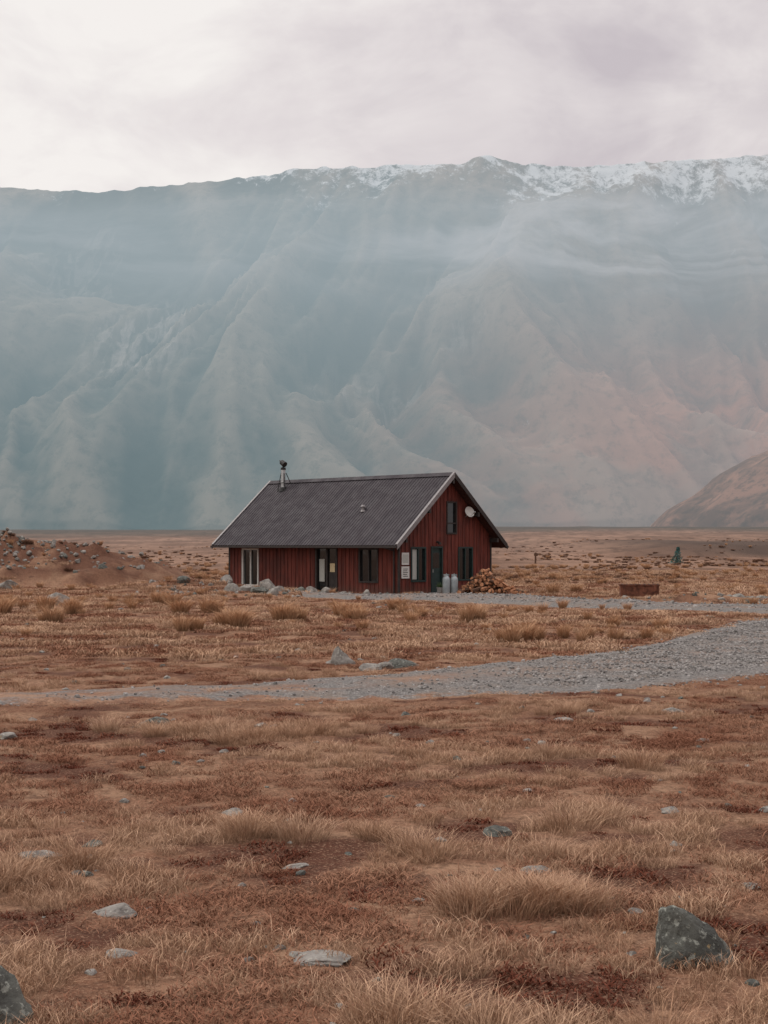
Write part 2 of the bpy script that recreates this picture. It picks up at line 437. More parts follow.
def blades(name,n,rad,h0,h1,w,lean,mat,center_lean=True,curl=1.0):
    v=[];f=[];col=[]
    for i in range(n):
        a=U(0,2*math.pi); r=rad*math.sqrt(R()); bx,by=r*math.cos(a),r*math.sin(a)
        h=U(h0,h1); la=a+U(-.9,.9) if center_lean else U(0,6.28)
        l=h*lean*U(.3,1.3)*(.4+r/rad)
        dx,dy=math.cos(la),math.sin(la)
        wa=U(0,3.14); px,py=math.cos(wa),math.sin(wa)
        ww=w*U(.6,1.3); k=len(v); t=R()
        segs=((0,1,0),(.55,.8,.35),(1.0,.05,1.0))
        for s,(q,wd,lf) in enumerate(segs):
            cx=bx+dx*l*lf; cy=by+dy*l*lf; cz=h*q*(1-.18*curl*lf*lf)-.01
            if s<2:
                v.append((cx-px*ww*wd/2,cy-py*ww*wd/2,cz)); v.append((cx+px*ww*wd/2,cy+py*ww*wd/2,cz)); col+=[(t,q),(t,q)]
            else:
                v.append((cx,cy,cz)); col.append((t,q))
        f+=[(k,k+1,k+3,k+2),(k+2,k+3,k+4)]
    me=bpy.data.meshes.new(name); me.from_pydata(v,[],f); me.materials.append(mat)
    at=me.color_attributes.new('tint','FLOAT_COLOR','POINT')
    at.data.foreach_set('color',[q for c in col for q in (c[0],c[1],0,1)])
    return bpy.data.objects.new(name,me)
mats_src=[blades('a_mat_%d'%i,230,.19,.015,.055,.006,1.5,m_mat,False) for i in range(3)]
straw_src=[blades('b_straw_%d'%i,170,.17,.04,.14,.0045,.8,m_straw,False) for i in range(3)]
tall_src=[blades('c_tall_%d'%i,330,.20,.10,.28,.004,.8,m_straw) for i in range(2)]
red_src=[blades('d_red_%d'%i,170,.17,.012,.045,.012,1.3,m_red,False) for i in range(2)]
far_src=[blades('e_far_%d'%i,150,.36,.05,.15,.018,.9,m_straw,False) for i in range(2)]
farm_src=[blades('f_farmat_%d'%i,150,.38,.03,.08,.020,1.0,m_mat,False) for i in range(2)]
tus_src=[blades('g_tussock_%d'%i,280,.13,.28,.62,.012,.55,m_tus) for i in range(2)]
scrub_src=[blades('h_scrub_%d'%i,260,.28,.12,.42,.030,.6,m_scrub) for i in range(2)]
allsrc=mats_src+straw_src+tall_src+red_src+far_src+farm_src
def in_cabin(x,y):
    dx,dy=x-.61,y-61
    lx=dx*.7261-dy*.6876; ly=dx*.6876+dy*.7261
    return -12.3<lx<0 and .3<ly<7.2
pts=[]
def fill(y0,y1,dens,near_):
    step=.5; y=y0
    while y<y1:
        hw=(.275*y)*1.2+1.0
        cnt=int(dens*step*2*hw+R())
        for _ in range(cnt):
            xx=U(-hw,hw); yy=y+U(0,step)
            if yy>44 and in_cabin(xx,yy): continue
            if mound(xx,yy)>.05 and R()<.8: continue
            rd=road_depth(xx,yy) if yy>16 else None
            b=bare(xx,yy); s=straw_mask(xx,yy)
            zs=1.0
            if rd is not None:
                p=max(0,.85-rd*1.0) if yy<44 else max(0,.4-rd*.8)
                if xx<2.0 and yy<25 and rd>.9 and N(xx*.9,yy*.9,4)>-.15: p=.42
                if xx<-2.5 and yy<25: p=max(p,.35*sm(-2,-6,xx) if False else .35*sm(2,6,-xx))
                if R()>p: continue
                zs=.5
            elif yy>15 and (road_depth(xx,yy+.8+yy*.02) is not None): zs=.45
            z=H(xx,yy); sc=U(.7,1.3); rz=U(0,6.28); tl=U(-.12,.12)
            if near_:
                if b<-.23+U(-.06,.06): 
                    if R()<.66: pts.append((xx,yy,z,rz,tl,U(.4,1.1),random.choice((8,9)),zs))
                    continue
                q=s+U(-.18,.18)
                if q>.48: pts.append((xx,yy,z,rz,tl,U(.6,1.05),random.choice((6,7)) if R()<.4 else random.choice((3,4,5)),zs))
                elif q>.06: pts.append((xx,yy,z,rz,tl,sc*U(.6,1),random.choice((3,4,5)),zs))
                else: pts.append((xx,yy,z,rz,tl,sc,random.choice((0,1,2)),zs))
            else:
                if b<-.27 and R()<.85: continue
                q=s+U(-.2,.2)
                pts.append((xx,yy,z,rz,tl,sc*(1 if yy<60 else 1.35),random.choice((10,11)) if q>.03 else random.choice((12,13)),zs))
        y+=step
fill(4.0,10,26,True); fill(10,17,18,True); fill(17,27,10.5,True)
fill(27,45,4.3,False); fill(45,75,2.5,False); fill(75,120,1.2,False)
for k in range(17):
    a=U(0,6.28); r=.42*math.sqrt(R()); x=.80+r*1.05*math.cos(a); y=8.35+r*.7*math.sin(a)
    pts.append((x,y,H(x,y),U(0,6.28),U(-.15,.15),U(.75,1.3)*(1.15-r*.9),random.choice((6,7))))
scatter('dry_grass',allsrc,pts)
print('grass',len(pts))
tp=[]
spots=[(-3.9,37),(-4.3,38),(-3.0,40.5),(-2.7,41),(-8.5,52),(-7.6,51),(-11,46),(-10,45),(-.9,41),(-9.5,40),(-6.5,44),(-5.6,46),(3.15,32.6),(3.0,32.3),(-1.2,43),(-13,47),(-12.2,44),(-4.9,36),(.5,47),(7.5,62),(9,64),(11,63),(2.5,40)]
for x,y in spots: 
    for k in range(3): tp.append((x+U(-.3,.3),y+U(-.3,.3),0,U(0,6.28),U(-.1,.1),U(.7,1.3),random.choice((0,1))))
for _ in range(1100):
    y=U(30,150); x=U(-.34,.34)*y
    if in_cabin(x,y) or road_depth(x,y) is not None or fbm(x/9,y/9,55,2)<-.1 or mound(x,y)>.05: continue
    if -1<x<9 and 50<y<62: continue
    tp.append((x,y,0,U(0,6.28),U(-.1,.1),U(.35,.85)*(1 if y<90 else 1.3),random.choice((0,1))))
for _ in range(5200):
    y=80*(5.0**R()); x=U(-.33,.33)*y
    if fbm(x/22,y/50,15,4)<-.02 or mound(x,y)>.02: continue
    tp.append((x,y,0,U(0,6.28),U(-.1,.1),(.25+.75*R()**2)*(1+y/600),random.choice((0,2,2,3)),U(.5,1)))
for _ in range(110):
    a=U(0,6.28); r=U(0,1.05)**.7; x=-21.5+8.6*r*math.cos(a); y=80+7*r*math.sin(a)
    tp.append((x,y,0,U(0,6.28),U(-.1,.1),U(.4,.8),random.choice((0,1,2,3))))
tp=[(p[0],p[1],H(p[0],p[1])-.02)+p[3:] for p in tp]
scatter('tussock_grass',tus_src+scrub_src,tp)

# ------------------------------------------------------------------ rocks
def rock_material(name,dark,lite,lich):
    m,nt,b,o=newmat(name)
    geo=pos(nt)
    a_=nt.noise(geo,5,6,.65); c=nt.mix(nt.mapr(a_,.35,.65),dark,lite)
    c=nt.mix(nt.mapr(nt.noise(geo,22,5,.7),.54,.62,0,.7),c,lich)
    c=nt.mix(nt.mapr(nt.noise(geo,9,5,.7,.6),.56,.66,0,.75),c,tuple(q*.45 for q in dark))
    c=nt.mix(nt.mapr(nt.noise(geo,12,3,.6),.66,.72,0,.6),c,(.36,.25,.12))
    nt.put(b.inputs['Base Color'],c); b.inputs['Roughness'].default_value=.9
    nt.put(b.inputs['Normal'],nt.bump(nt.noise(geo,30,6,.7),.8,.02))
    return m
m_rock=rock_material('lichen_rock',(.13,.117,.105),(.25,.232,.21),(.34,.33,.29))
m_dark=rock_material('dark_lichen_rock',(.055,.056,.050),(.11,.112,.098),(.30,.31,.27))
def rock_mesh(seed,sub=3,cuts=9,pointy=0):
    rs=random.Random(seed); bm=bmesh.new(); bmesh.ops.create_icosphere(bm,subdivisions=sub,radius=1)
    pl=[]
    for i in range(cuts):
        n=Vector((rs.uniform(-1,1),rs.uniform(-1,1),rs.uniform(-.5,1))).normalized(); pl.append((n,rs.uniform(.5,.82)))
    for v in bm.verts:
        p=v.co.copy()
        for n,d in pl:
            e=p.dot(n)-d
            if e>0: p-=n*e*.95
        if pointy and p.z>0: 
            k=1-pointy*min(1,p.z/.8); p.x*=k; p.y*=k
            p.x+=-.28*p.z
        q=p*1.0
        p+=p.normalized()*(.09*noise.noise(q*2.3+Vector((seed,0,0)))+.04*noise.noise(q*7+Vector((0,seed,0))))
        v.co=p
    me=bpy.data.meshes.new('rock'); bm.to_mesh(me); bm.free()
    return me
def rock(x,y,w,h=.5,dep=.8,seed=None,sink=.3,pointy=0,rz=None,sub=3,name='rock',mat=None):
    seed=seed if seed is not None else random.randint(0,9999)
    me=rock_mesh(seed,sub,9,pointy)
    ob=mkobj(name,me,None,[mat or m_rock])
    r=w*.62
    ob.scale=(r,r*dep,w*h*.8); ob.rotation_euler=(U(-.1,.1),U(-.1,.1),rz if rz is not None else U(-.5,.5))
    ob.location=(x,y,H(x,y)+w*h*.8*(.6-sink*2)*.6)
    return ob
# foreground boulder: a leaning wedge, high on its left shoulder, falling away to the right
bm=bmesh.new()
for p in [(-.20,-.12,-.06),(.22,-.12,-.06),(.23,.10,-.06),(-.19,.14,-.06),(-.195,-.10,.10),(-.185,-.02,.27),(-.12,-.06,.30),(-.165,.09,.25),
          (-.03,-.09,.23),(.03,.02,.225),(.11,-.06,.14),(.20,-.10,.03),(.19,.07,.07),(.0,.12,.18),(-.07,-.16,.08),(.08,-.16,.04)]:
    bm.verts.new(p)
r_=bmesh.ops.convex_hull(bm,input=bm.verts)
bmesh.ops.delete(bm,geom=[g_ for g_ in r_['geom_interior'] if isinstance(g_,bmesh.types.BMVert)],context='VERTS')
bmesh.ops.bevel(bm,geom=list(bm.edges),offset=.007,segments=1,affect='EDGES')
bmesh.ops.triangulate(bm,faces=bm.faces)
for _ in range(3): bmesh.ops.subdivide_edges(bm,edges=[e for e in bm.edges if e.calc_length()>.02],cuts=1,use_grid_fill=True)
bm.normal_update()
for v in bm.verts: v.co+=v.normal*(.014*noise.noise(v.co*9)+.008*noise.noise(v.co*28)+.004*noise.noise(v.co*70))
me=bpy.data.meshes.new('boulder'); bm.to_mesh(me); bm.free()
ob=mkobj('boulder',me,None,[m_dark]); ob.location=(1.63,7.35,H(1.63,7.35)-.005)
for r_ in [(-1.63,8.5,.24,.28),(-1.44,7.6,.18,.22),(-2.47,10,.28,.25),(-2.18,10.4,.15,.3),(-.34,7.35,.32,.12),(.86,10.5,.2,.35),(1.01,9.3,.18,.35),
    (-1.23,11.5,.2,.35),(2.34,11.5,.15,.4),(3.14,11.5,.13,.4),(-2.85,17.0,.45,.35),(-4.3,16,.22,.35),(3.75,18.2,.3,.25),(3.5,15.4,.15,.3),
    (-.2,24.7,.42,.38),(.07,25,.4,.35),(.34,25.1,.5,.42),(-1.84,6.5,.34,.9),(-.62,9.7,.17,.2),(2.33,8.9,.12,.3),(2.2,17.2,.25,.3),(-1.5,17.0,.2,.3),(-.9,25.9,.3,.3)]:
    rock(*r_,sub=4 if r_[1]<12 else 3,mat=m_dark if r_[0] in (-1.84,.34,-2.85,-2.18,.86) else None,sink=.22)
rock(-.75,25.7,.40,.9,.6,seed=5,pointy=.4,sink=.1)
rock(-11.7,50.5,.85,.55,.8,seed=41,name='boulder',sink=.1); rock(-18.2,68,1.25,.5,.8,seed=42,name='boulder',sink=.1)
for k,(x,y,w) in enumerate([(-7.5,66,.8),(-8.1,66.6,.6),(-6.6,62.5,.8),(-6.0,61.5,.95),(-5.5,60.0,.7),(-5.1,61,.9),(-4.4,60.5,.65),(-3.9,62.2,.7),(-3.3,61.6,.6),(-2.4,61.4,.5),(-9.4,65,.6),(-1.6,60.9,.4),(-.9,60.9,.4),(.2,60.3,.3),(-4.8,59.6,.5),
     (14.0,54.8,.6),(14.5,54.6,.5),(15.0,55.2,.7),(15.7,54.5,.5),(13.2,54.2,.35),(9.6,55.3,.4),(12.3,55,.4)]):
    rock(x+U(-.2,.2),y,w*U(.75,1.05),U(.45,.8),sub=2,sink=.15,mat=m_dark if k%3==1 else None)
stones=[]
for i in range(4):
    me=rock_mesh(100+i,2,8); me.materials.append(m_rock); stones.append(bpy.data.objects.new('stone_%d'%i,me))
for i in range(2):
    me=rock_mesh(120+i,2,8); me.materials.append(m_dark); stones.append(bpy.data.objects.new('stone_d%d'%i,me))
rp=[]
for _ in range(750):
    a=U(0,6.28); r=U(0,1.1)**.8; x=-21.5+8.6*r*math.cos(a); y=80+7*r*math.sin(a)
    rp.append((x,y,H(x,y)+.03,U(0,6),U(-.5,.5),U(.06,.17)*(2.3 if R()<.08 else 1),random.randint(0,5),.8))
for _ in range(220):
    x=U(-11,-1.5); y=U(58.5,66.5)
    if in_cabin(x,y): continue
    rp.append((x,y,H(x,y),U(0,6),U(-.5,.5),U(.05,.17),random.randint(0,5),.8))
for _ in range(80):
    x=U(10,19); y=U(52.6,55.6); rp.append((x,y,H(x,y),U(0,6),U(-.5,.5),U(.05,.18),random.randint(0,5),.7))
scatter('rubble',stones,rp)
sp=[]
for _ in range(480):
    y=4+56*R()**1.4; x=U(-.36,.36)*y
    if y>16 and road_depth(x,y) is not None: continue
    sp.append((x,y,H(x,y)-.002,U(0,6),U(-.3,.3),U(.012,.045)*(1+y/25),random.randint(0,5),.6))
scatter('field_stones',[s.copy() for s in stones],sp)
m_grav,nt,b,o=newmat('gravel_stones')
rnd=nt.new('ShaderNodeObjectInfo').outputs['Random']
nt.put(b.inputs['Base Color'],nt.mix(rnd,(.10,.093,.088),(.31,.29,.275))); b.inputs['Roughness'].default_value=.9
gsrc=[]
for i in range(3):
    me=rock_mesh(200+i,1,6); me.materials.append(m_grav); gsrc.append(bpy.data.objects.new('pebble_%d'%i,me))
gp=[]
def gravel_on(A,B,dens,smin,smax,ymax,lift):
    for i in range(len(A)-1):
        a,b2=A[i],B[i]; c,d=A[i+1],B[i+1]
        if min(a.y,b2.y)>ymax or abs(a.x)>.36*max(a.y,b2.y)+3: continue
        area=((c-a).length+(d-b2).length)/2*(a-b2).length
        for _ in range(int(area*dens)):
            s=R();t=U(-.05,1.05); p=a.lerp(b2,t).lerp(c.lerp(d,t),s)
            e=min(t,1-t)*(a-b2).length
            if R()>.06+e*.7*(1+1.4*N(p.x,p.y,6)): continue
            if p.x<2 and p.y<26 and abs(t-.5)<.18 and R()<.85: continue
            if p.y<26 and R()<.75*sm(1.5,6,-p.x): continue
            gp.append((p.x,p.y,H(p.x,p.y)+max(.0,-.03+(lift+.03)*sm(0,.22,min(t,1-t)))+.004,U(0,6),U(-.6,.6),U(smin,smax)*(1.7 if R()<.06 else 1),random.randint(0,2),.8))
gravel_on(A1,B1,70,.012,.034,40,.05); gravel_on(A2,B2,8,.03,.07,70,.10)
scatter('road_gravel',gsrc,gp); print('gravel',len(gp))

# ------------------------------------------------------------------ cabin
cab=bpy.data.objects.new('wooden_cabin',None); COL.objects.link(cab)
cab.location=(.61,61,0); cab.rotation_euler=(0,0,math.atan2(-.6876,.7261))
m_wall,nt,b,o=newmat('red_stained_boards')
P=objco(nt)
n1=nt.noise(nt.scalev(P,(9,9,.8)),1,6,.65); n2=nt.noise(P,.9,4,.6)
c=nt.mix(nt.mapr(n1,.3,.7),(.062,.015,.011),(.165,.038,.026))
c=nt.mix(nt.mapr(n2,.45,.7,0,.5),c,(.045,.018,.015))
Zc=nt.sep(P)[2]; c=nt.mix(nt.mapr(Zc,0,.5,.45,0),c,(.10,.06,.045))
nt.put(b.inputs['Base Color'],c); b.inputs['Roughness'].default_value=.75
nt.put(b.inputs['Normal'],nt.bump(n1,.3,.01))
m_trim=simple('dark_trim',(.03,.024,.022),.6,.3)
m_soff=simple('soffit_timber',(.05,.02,.016),.8,.3)
m_barge=simple('barge_flashing',(.17,.155,.155),.45,.15,spec=.4)
m_white=simple('white_paint',(.50,.49,.46),.6,.08)
m_green=simple('green_paint',(.014,.028,.026),.5,.2)
m_steel=simple('galvanised_steel',(.40,.41,.41),.4,.15,6,.8)
m_black=simple('black_iron',(.02,.02,.02),.5,.2)
m_conc=simple('concrete',(.26,.25,.24),.9,.2,5,bump=.3)
m_roof,nt,b,o=newmat('roof_long_run_steel')
P=objco(nt)
rn=nt.noise(nt.scalev(P,(3,.35,.35)),1,6,.65)
c=nt.mix(nt.mapr(rn,.3,.7),(.031,.026,.031),(.044,.037,.042))
nt.put(b.inputs['Base Color'],c); nt.put(b.inputs['Roughness'],nt.mapr(nt.noise(P,2.0,4,.6),.3,.7,.6,.8)); b.inputs['Specular IOR Level'].default_value=.2
m_glass,nt,b,o=newmat('window_glass')
P=objco(nt); b.inputs['Base Color'].default_value=(.012,.014,.015,1); b.inputs['Roughness'].default_value=.06; b.inputs['Specular IOR Level'].default_value=.5
nt.put(b.inputs['Normal'],nt.bump(nt.noise(P,1.2,2,.5),.06,.05))
m_curt=simple('pale_curtain',(.36,.36,.33),.9,.15,20,stretch=(4,4,.5))

SL=.85; RW=7.61; RL=12.6; RX=RW/2
def roofz(y): return 2.2+SL*(y if y<=RX else RW-y)
def wall_columns(mb,axis_,const0,const1,a0,a1,openings,topf,brks=()):
    bs=sorted(set([a0,a1]+[o[0] for o in openings]+[o[1] for o in openings]+list(brks)))
    for p,q in zip(bs,bs[1:]):
        ops=sorted([o for o in openings if o[0]<=p+1e-6 and o[1]>=q-1e-6],key=lambda o:o[2])
        z=-.3; out=[]
        for o_ in ops: 
            if o_[2]>z: out.append((z,o_[2],o_[2]))
            z=o_[3]
        out.append((z,topf(p),topf(q)))
        for zb,tp_,tq in out:
            if axis_=='x': pt=[(p,const0,zb),(q,const0,zb),(q,const1,zb),(p,const1,zb),(p,const0,tp_),(q,const0,tq),(q,const1,tq),(p,const1,tp_)]
            else: pt=[(const0,p,zb),(const1,p,zb),(const1,q,zb),(const0,q,zb),(const0,p,tp_),(const1,p,tp_),(const1,q,tq),(const0,q,tq)]
            mb.hexa(pt)
F_OP=[(-10.98,-9.86,.25,1.98),(-5.75,-4.40,.05,2.05),(-2.91,-1.80,.55,2.0)]
G_OP=[(1.42,2.32,.60,2.06),(2.78,3.46,.05,2.08),(3.84,4.46,2.75,4.15),(4.66,5.60,.60,2.06)]
mb=MB()
ft=lambda a:roofz(.6)-.12
wall_columns(mb,'x',.6,.75,-12.0,-.5,F_OP,ft)
wall_columns(mb,'x',6.86,7.01,-12.0,-.5,[],ft)
wall_columns(mb,'y',-.65,-.5,.75,6.86,G_OP,lambda a:roofz(a)-.12,(RX,))
wall_columns(mb,'y',-12.0,-11.85,.75,6.86,[],lambda a:roofz(a)-.12,(RX,))
mb.obj('walls',[m_wall],cab)
mb=MB()
x=-11.9
while x<-.55:
    segs=[(-.2,ft(0)-.02)]
    for o_ in F_OP:
        if o_[0]-.08<x<o_[1]+.08: segs=[(-.2,o_[2]-.08),(o_[3]+.08,ft(0)-.02)]
    for a,b_ in segs:
        if b_-a>.05: mb.box(x-.022,x+.022,.575,.603,a,b_)
    x+=.26
y=.78
while y<6.9:
    top=roofz(y)-.2; segs=[(-.2,top)]
    for o_ in G_OP:
        if o_[0]-.08<y<o_[1]+.08:
            ns=[]
            for a,b_ in segs:
                if o_[2]>a and o_[3]<b_: ns+= [(a,o_[2]-.08),(o_[3]+.08,b_)]
                else: ns.append((a,b_))
            segs=ns
    for a,b_ in segs:
        if b_-a>.05: mb.box(-.503,-.475,y-.022,y+.022,a,b_)
    y+=.26
mb.obj('battens',[m_wall],cab)
mb=MB()
mb.box(-.56,-.47,.57,.66,-.2,2.45); mb.box(-.56,-.47,6.95,7.04,-.2,2.45); mb.box(-12.04,-11.95,.57,.66,-.2,2.45)
mb.obj('corner_trim',[m_trim],cab)
def window_front(o_,name,frame,mull=1,curtain=0,mat=m_glass):
    a0,a1,z0,z1=o_; mb=MB(); t=.055
    mb.box(a0-t,a0+.02,.56,.66,z0-t,z1+t); mb.box(a1-.02,a1+t,.56,.66,z0-t,z1+t)
    mb.box(a0+.02,a1-.02,.562,.66,z1-.02,z1+t); mb.box(a0+.02,a1-.02,.55,.66,z0-t,z0+.02)
    for i in range(mull):
        c=a0+(a1-a0)*(i+1)/(mull+1); mb.box(c-.03,c+.03,.58,.655,z0+.02,z1-.02)
    mb.box(a0+.02,a1-.02,.66,.67,z0+.02,z1-.02,1)
    if curtain: mb.box(a0+.04,a0+.04+(a1-a0)*curtain,.655,.6585,z0+.05,z1-.05,2)
    mb.obj(name,[frame,mat,m_curt],cab)
def window_gable(o_,name,frame,mull=0,curtain=0,rail=None):
    a0,a1,z0,z1=o_; mb=MB(); t=.055
    mb.box(-.56,-.46,a0-t,a0+.02,z0-t,z1+t); mb.box(-.56,-.46,a1-.02,a1+t,z0-t,z1+t)
    mb.box(-.56,-.462,a0+.02,a1-.02,z1-.02,z1+t); mb.box(-.56,-.45,a0+.02,a1-.02,z0-t,z0+.02)
    for i in range(mull):
        c=a0+(a1-a0)*(i+1)/(mull+1); mb.box(-.555,-.48,c-.025,c+.025,z0+.02,z1-.02)
    if rail: mb.box(-.554,-.482,a0+.02,a1-.02,rail-.03,rail+.03)
    mb.box(-.57,-.56,a0+.02,a1-.02,z0+.02,z1-.02,1)
    if curtain: mb.box(-.5585,-.555,a0+.05,a0+.05+(a1-a0)*curtain,z0+.06,z1-.06,2)
    mb.obj(name,[frame,m_glass,m_curt],cab)
window_front(F_OP[0],'window_white_frame',m_white,1)
window_front(F_OP[2],'window_front',m_trim,1)
window_gable(G_OP[0],'window_gable_near',m_green,1,.40)
window_gable(G_OP[3],'window_gable_far',m_green,1)
window_gable(G_OP[2],'window_loft',m_trim,0,0,3.2)
mb=MB(); a0,a1,z0,z1=F_OP[1]
mb.box(a0-.06,a0+.04,.56,.70,z0,z1+.06); mb.box(a1-.04,a1+.06,.56,.70,z0,z1+.06); mb.box(a0+.04,a1-.04,.562,.70,z1-.03,z1+.06)
mb.box(a0+.04,a1-.04,.68,.70,z0,z1-.03,1)
mb.box(-5.12,-5.02,.60,.679,z0,z1-.03); mb.box(-4.98,-4.50,.655,.679,z0+.05,1.0,0); mb.box(-4.9,-4.58,.648,.654,.95,1.35,3)
mb.box(-5.62,-5.28,.660,.676,.5,1.55,2); mb.box(-5.66,-4.45,.25,.5,-.1,.06,4)
mb.obj('glazed_door',[m_trim,m_glass,m_curt,simple('cream_notice',(.5,.4,.24),.7,.1),m_conc],cab)
mb=MB(); a0,a1,z0,z1=G_OP[1]
mb.box(-.56,-.46,a0-.06,a0+.02,z0,z1+.06); mb.box(-.56,-.46,a1-.02,a1+.06,z0,z1+.06); mb.box(-.56,-.462,a0+.02,a1-.02,z1-.02,z1+.06)
mb.box(-.60,-.54,a0+.02,a1-.02,z0,z1-.02); mb.box(-.54,-.536,a0+.12,a1-.12,1.15,1.85,1); mb.box(-.54,-.50,a0+.08,a0+.11,.95,1.1,2)
mb.box(-.46,.3,a0-.3,a1+.3,-.1,.05,3)
mb.obj('gable_door',[m_green,m_glass,m_steel,m_conc],cab)
mb=MB(); mb.box(-.47,-.44,.72,1.22,.72,1.25); mb.box(-.47,-.442,.74,1.20,1.32,1.86); mb.box(-.44,-.438,.78,1.16,1.40,1.78,1)
for k in range(5): mb.box(-.438,-.436,.80,1.12-.05*(k%2),.80+.08*k,.83+.08*k,2)
mb.obj('notice_board',[m_white,m_curt,m_trim],cab,.004)
mb=MB(); mb.cyl((-.46,3.1,2.35),(-.30,3.1,2.30),.05); mb.cyl((-.30,3.1,2.34),(-.30,3.1,2.22),.05,.08)
mb.obj('outdoor_lamp',[m_trim],cab)
prof=[]; x=-RL; pitch=.19
while x<-.001:
    prof+= [(x,0),(x+pitch*.55,0),(x+pitch*.68,.022),(x+pitch*.88,.022)]; x+=pitch
prof.append((0,0)); prof=[p for p in prof if p[0]<=0]
for side,nm in ((0,'roof_front'),(1,'roof_back')):
    v=[];f=[]
    nrm=Vector((0,-SL,1)).normalized() if side==0 else Vector((0,SL,1)).normalized()
    for px,pz in prof:
        for w in (-.04,RX):
            yy=w if side==0 else RW-w
            p=Vector((px,yy,2.2+SL*w+.02))+nrm*pz; v.append(tuple(p))
    for i in range(len(prof)-1):
        k=2*i; f.append((k,k+2,k+3,k+1) if side==0 else (k,k+1,k+3,k+2))
    from_pydata(nm,v,f,[m_roof],cab)
mb=MB()
th=.11
for (ya,yb) in ((0,RX),(RX,RW)):
    za=2.2 if ya==0 else 2.2+SL*RX; zb=2.2+SL*RX if ya==0 else 2.2
    mb.hexa([(-RL+.02,ya,za-th),(-.02,ya,za-th),(-.02,yb,zb-th),(-RL+.02,yb,zb-th),(-RL+.02,ya,za),(-.02,ya,za),(-.02,yb,zb),(-RL+.02,yb,zb)])
mb.obj('soffit',[m_soff],cab)
mb=MB(); mbd=MB()
for xx in (-.018,-RL-.012):
  for (ya,yb,m_) in ((-.05,RX,mb),(RX,RW+.05,mbd)):
    za=roofz(0)-.0425 if ya<1 else 2.2+SL*RX; zb=2.2+SL*RX if ya<1 else roofz(0)-.0425
    m_.hexa([(xx,ya,za-.16),(xx+.03,ya,za-.16),(xx+.03,yb,zb-.16),(xx,yb,zb-.16),(xx,ya,za+.07),(xx+.03,ya,za+.07),(xx+.03,yb,zb+.07),(xx,yb,zb+.07)])
  for (ya,yb) in ((-.05,RX),(RX,RW+.05)):
    za=roofz(0)-.0425 if ya<1 else 2.2+SL*RX; zb=2.2+SL*RX if ya<1 else roofz(0)-.0425
    x0,x1=(xx-.09,xx+.034) if xx>-1 else (xx-.004,xx+.12)
    mb.hexa([(x0,ya,za+.073),(x1,ya,za+.073),(x1,yb,zb+.073),(x0,yb,zb+.073),(x0,ya,za+.095),(x1,ya,za+.095),(x1,yb,zb+.095),(x0,yb,zb+.095)])
mb.obj('barge_boards_front',[m_barge],cab); mbd.obj('barge_boards_back',[m_trim],cab)
mb=MB(); rz_=2.2+SL*RX
for s in (-1,1):
    mb.hexa([(-RL,RX,rz_+.075),(0,RX,rz_+.075),(0,RX+s*.2,rz_-.095),(-RL,RX+s*.2,rz_-.095),(-RL,RX,rz_+.09),(0,RX,rz_+.09),(0,RX+s*.2,rz_-.075),(-RL,RX+s*.2,rz_-.075)])
mb.obj('ridge_cap',[m_roof],cab)
mb=MB(); mb.box(-RL,0,-.14,-.045,2.07,2.17); mb.box(-RL,0,RW+.045,RW+.14,2.07,2.17)
mb.cyl((-.75,.54,2.2),(-.75,.54,0),.035); mb.cyl((-.75,-.09,2.08),(-.75,.54,1.95),.035)
mb.obj('gutter',[m_trim],cab)
mb=MB()
for w in (.55,2.1,RX-.08,RW-2.1,RW-.7): mb.box(-.5,-.03,w,w+.12,roofz(w)-.36 if w<RX else roofz(w+.12)-.36,roofz(w)-.16 if w<RX else roofz(w+.12)-.16)
mb.obj('purlin_ends',[m_trim],cab)
mb=MB(); cx,cy=-11.0,3.3; zb=roofz(cy)
mb.cyl((cx,cy,zb-.1),(cx,cy,zb+.12),.22,.16,16,1); mb.cyl((cx,cy,zb),(cx,cy,zb+1.0),.11,.11,16)
mb.cyl((cx,cy,zb+1.0),(cx,cy,zb+1.12),.13,.13,16,1); mb.cyl((cx,cy,zb+1.12),(cx,cy,zb+1.26),.05,.05,8,1)
mb.cyl((cx+.12,cy,zb+1.26),(cx-.12,cy,zb+1.40),.15,.13,14,1); mb.cyl((cx-.10,cy,zb+1.38),(cx-.28,cy,zb+1.50),.08,.02,10,1)
for dx,dy in ((-.3,-.15),(.3,-.15),(.3,.3)):
    mb.cyl((cx+dx*.9,cy+dy,roofz(cy+dy)),(cx+dx*.35,cy+dy*.3,zb+.85),.022,n=6,mi=1)
mb.cyl((cx-.26,cy-.13,zb+.35),(cx+.26,cy-.13,zb+.35),.018,n=6,mi=1)
mb.obj('chimney_flue',[m_steel,m_black],cab,smooth=False)
mb=MB(); vx,vy=-3.91,1.84; zv=roofz(vy)
mb.cyl((vx,vy,zv),(vx,vy,zv+.22),.07,.07,12); mb.cyl((vx,vy,zv+.22),(vx,vy,zv+.30),.13,.06,12); mb.cyl((vx,vy,zv-.02),(vx,vy,zv+.07),.14,.09,12)
mb.obj('roof_vent',[m_barge],cab)
bm=bmesh.new(); n=20; rings=5; vs=[]
for r in range(rings+1):
    ring=[]
    for i in range(n):
        t=6.2832*i/n; rr=.25*r/rings; ring.append(bm.verts.new((.25*rr*rr/.27,rr*math.cos(t),rr*math.sin(t)*1.05)))
    vs.append(ring)
for r in range(rings):
    for i in range(n):
        try: bm.faces.new((vs[r][i],vs[r][(i+1)%n],vs[r+1][(i+1)%n],vs[r+1][i]))
        except: pass
me=bpy.data.meshes.new('satellite_dish'); bmesh.ops.remove_doubles(bm,verts=bm.verts,dist=1e-5); bm.to_mesh(me); bm.free()
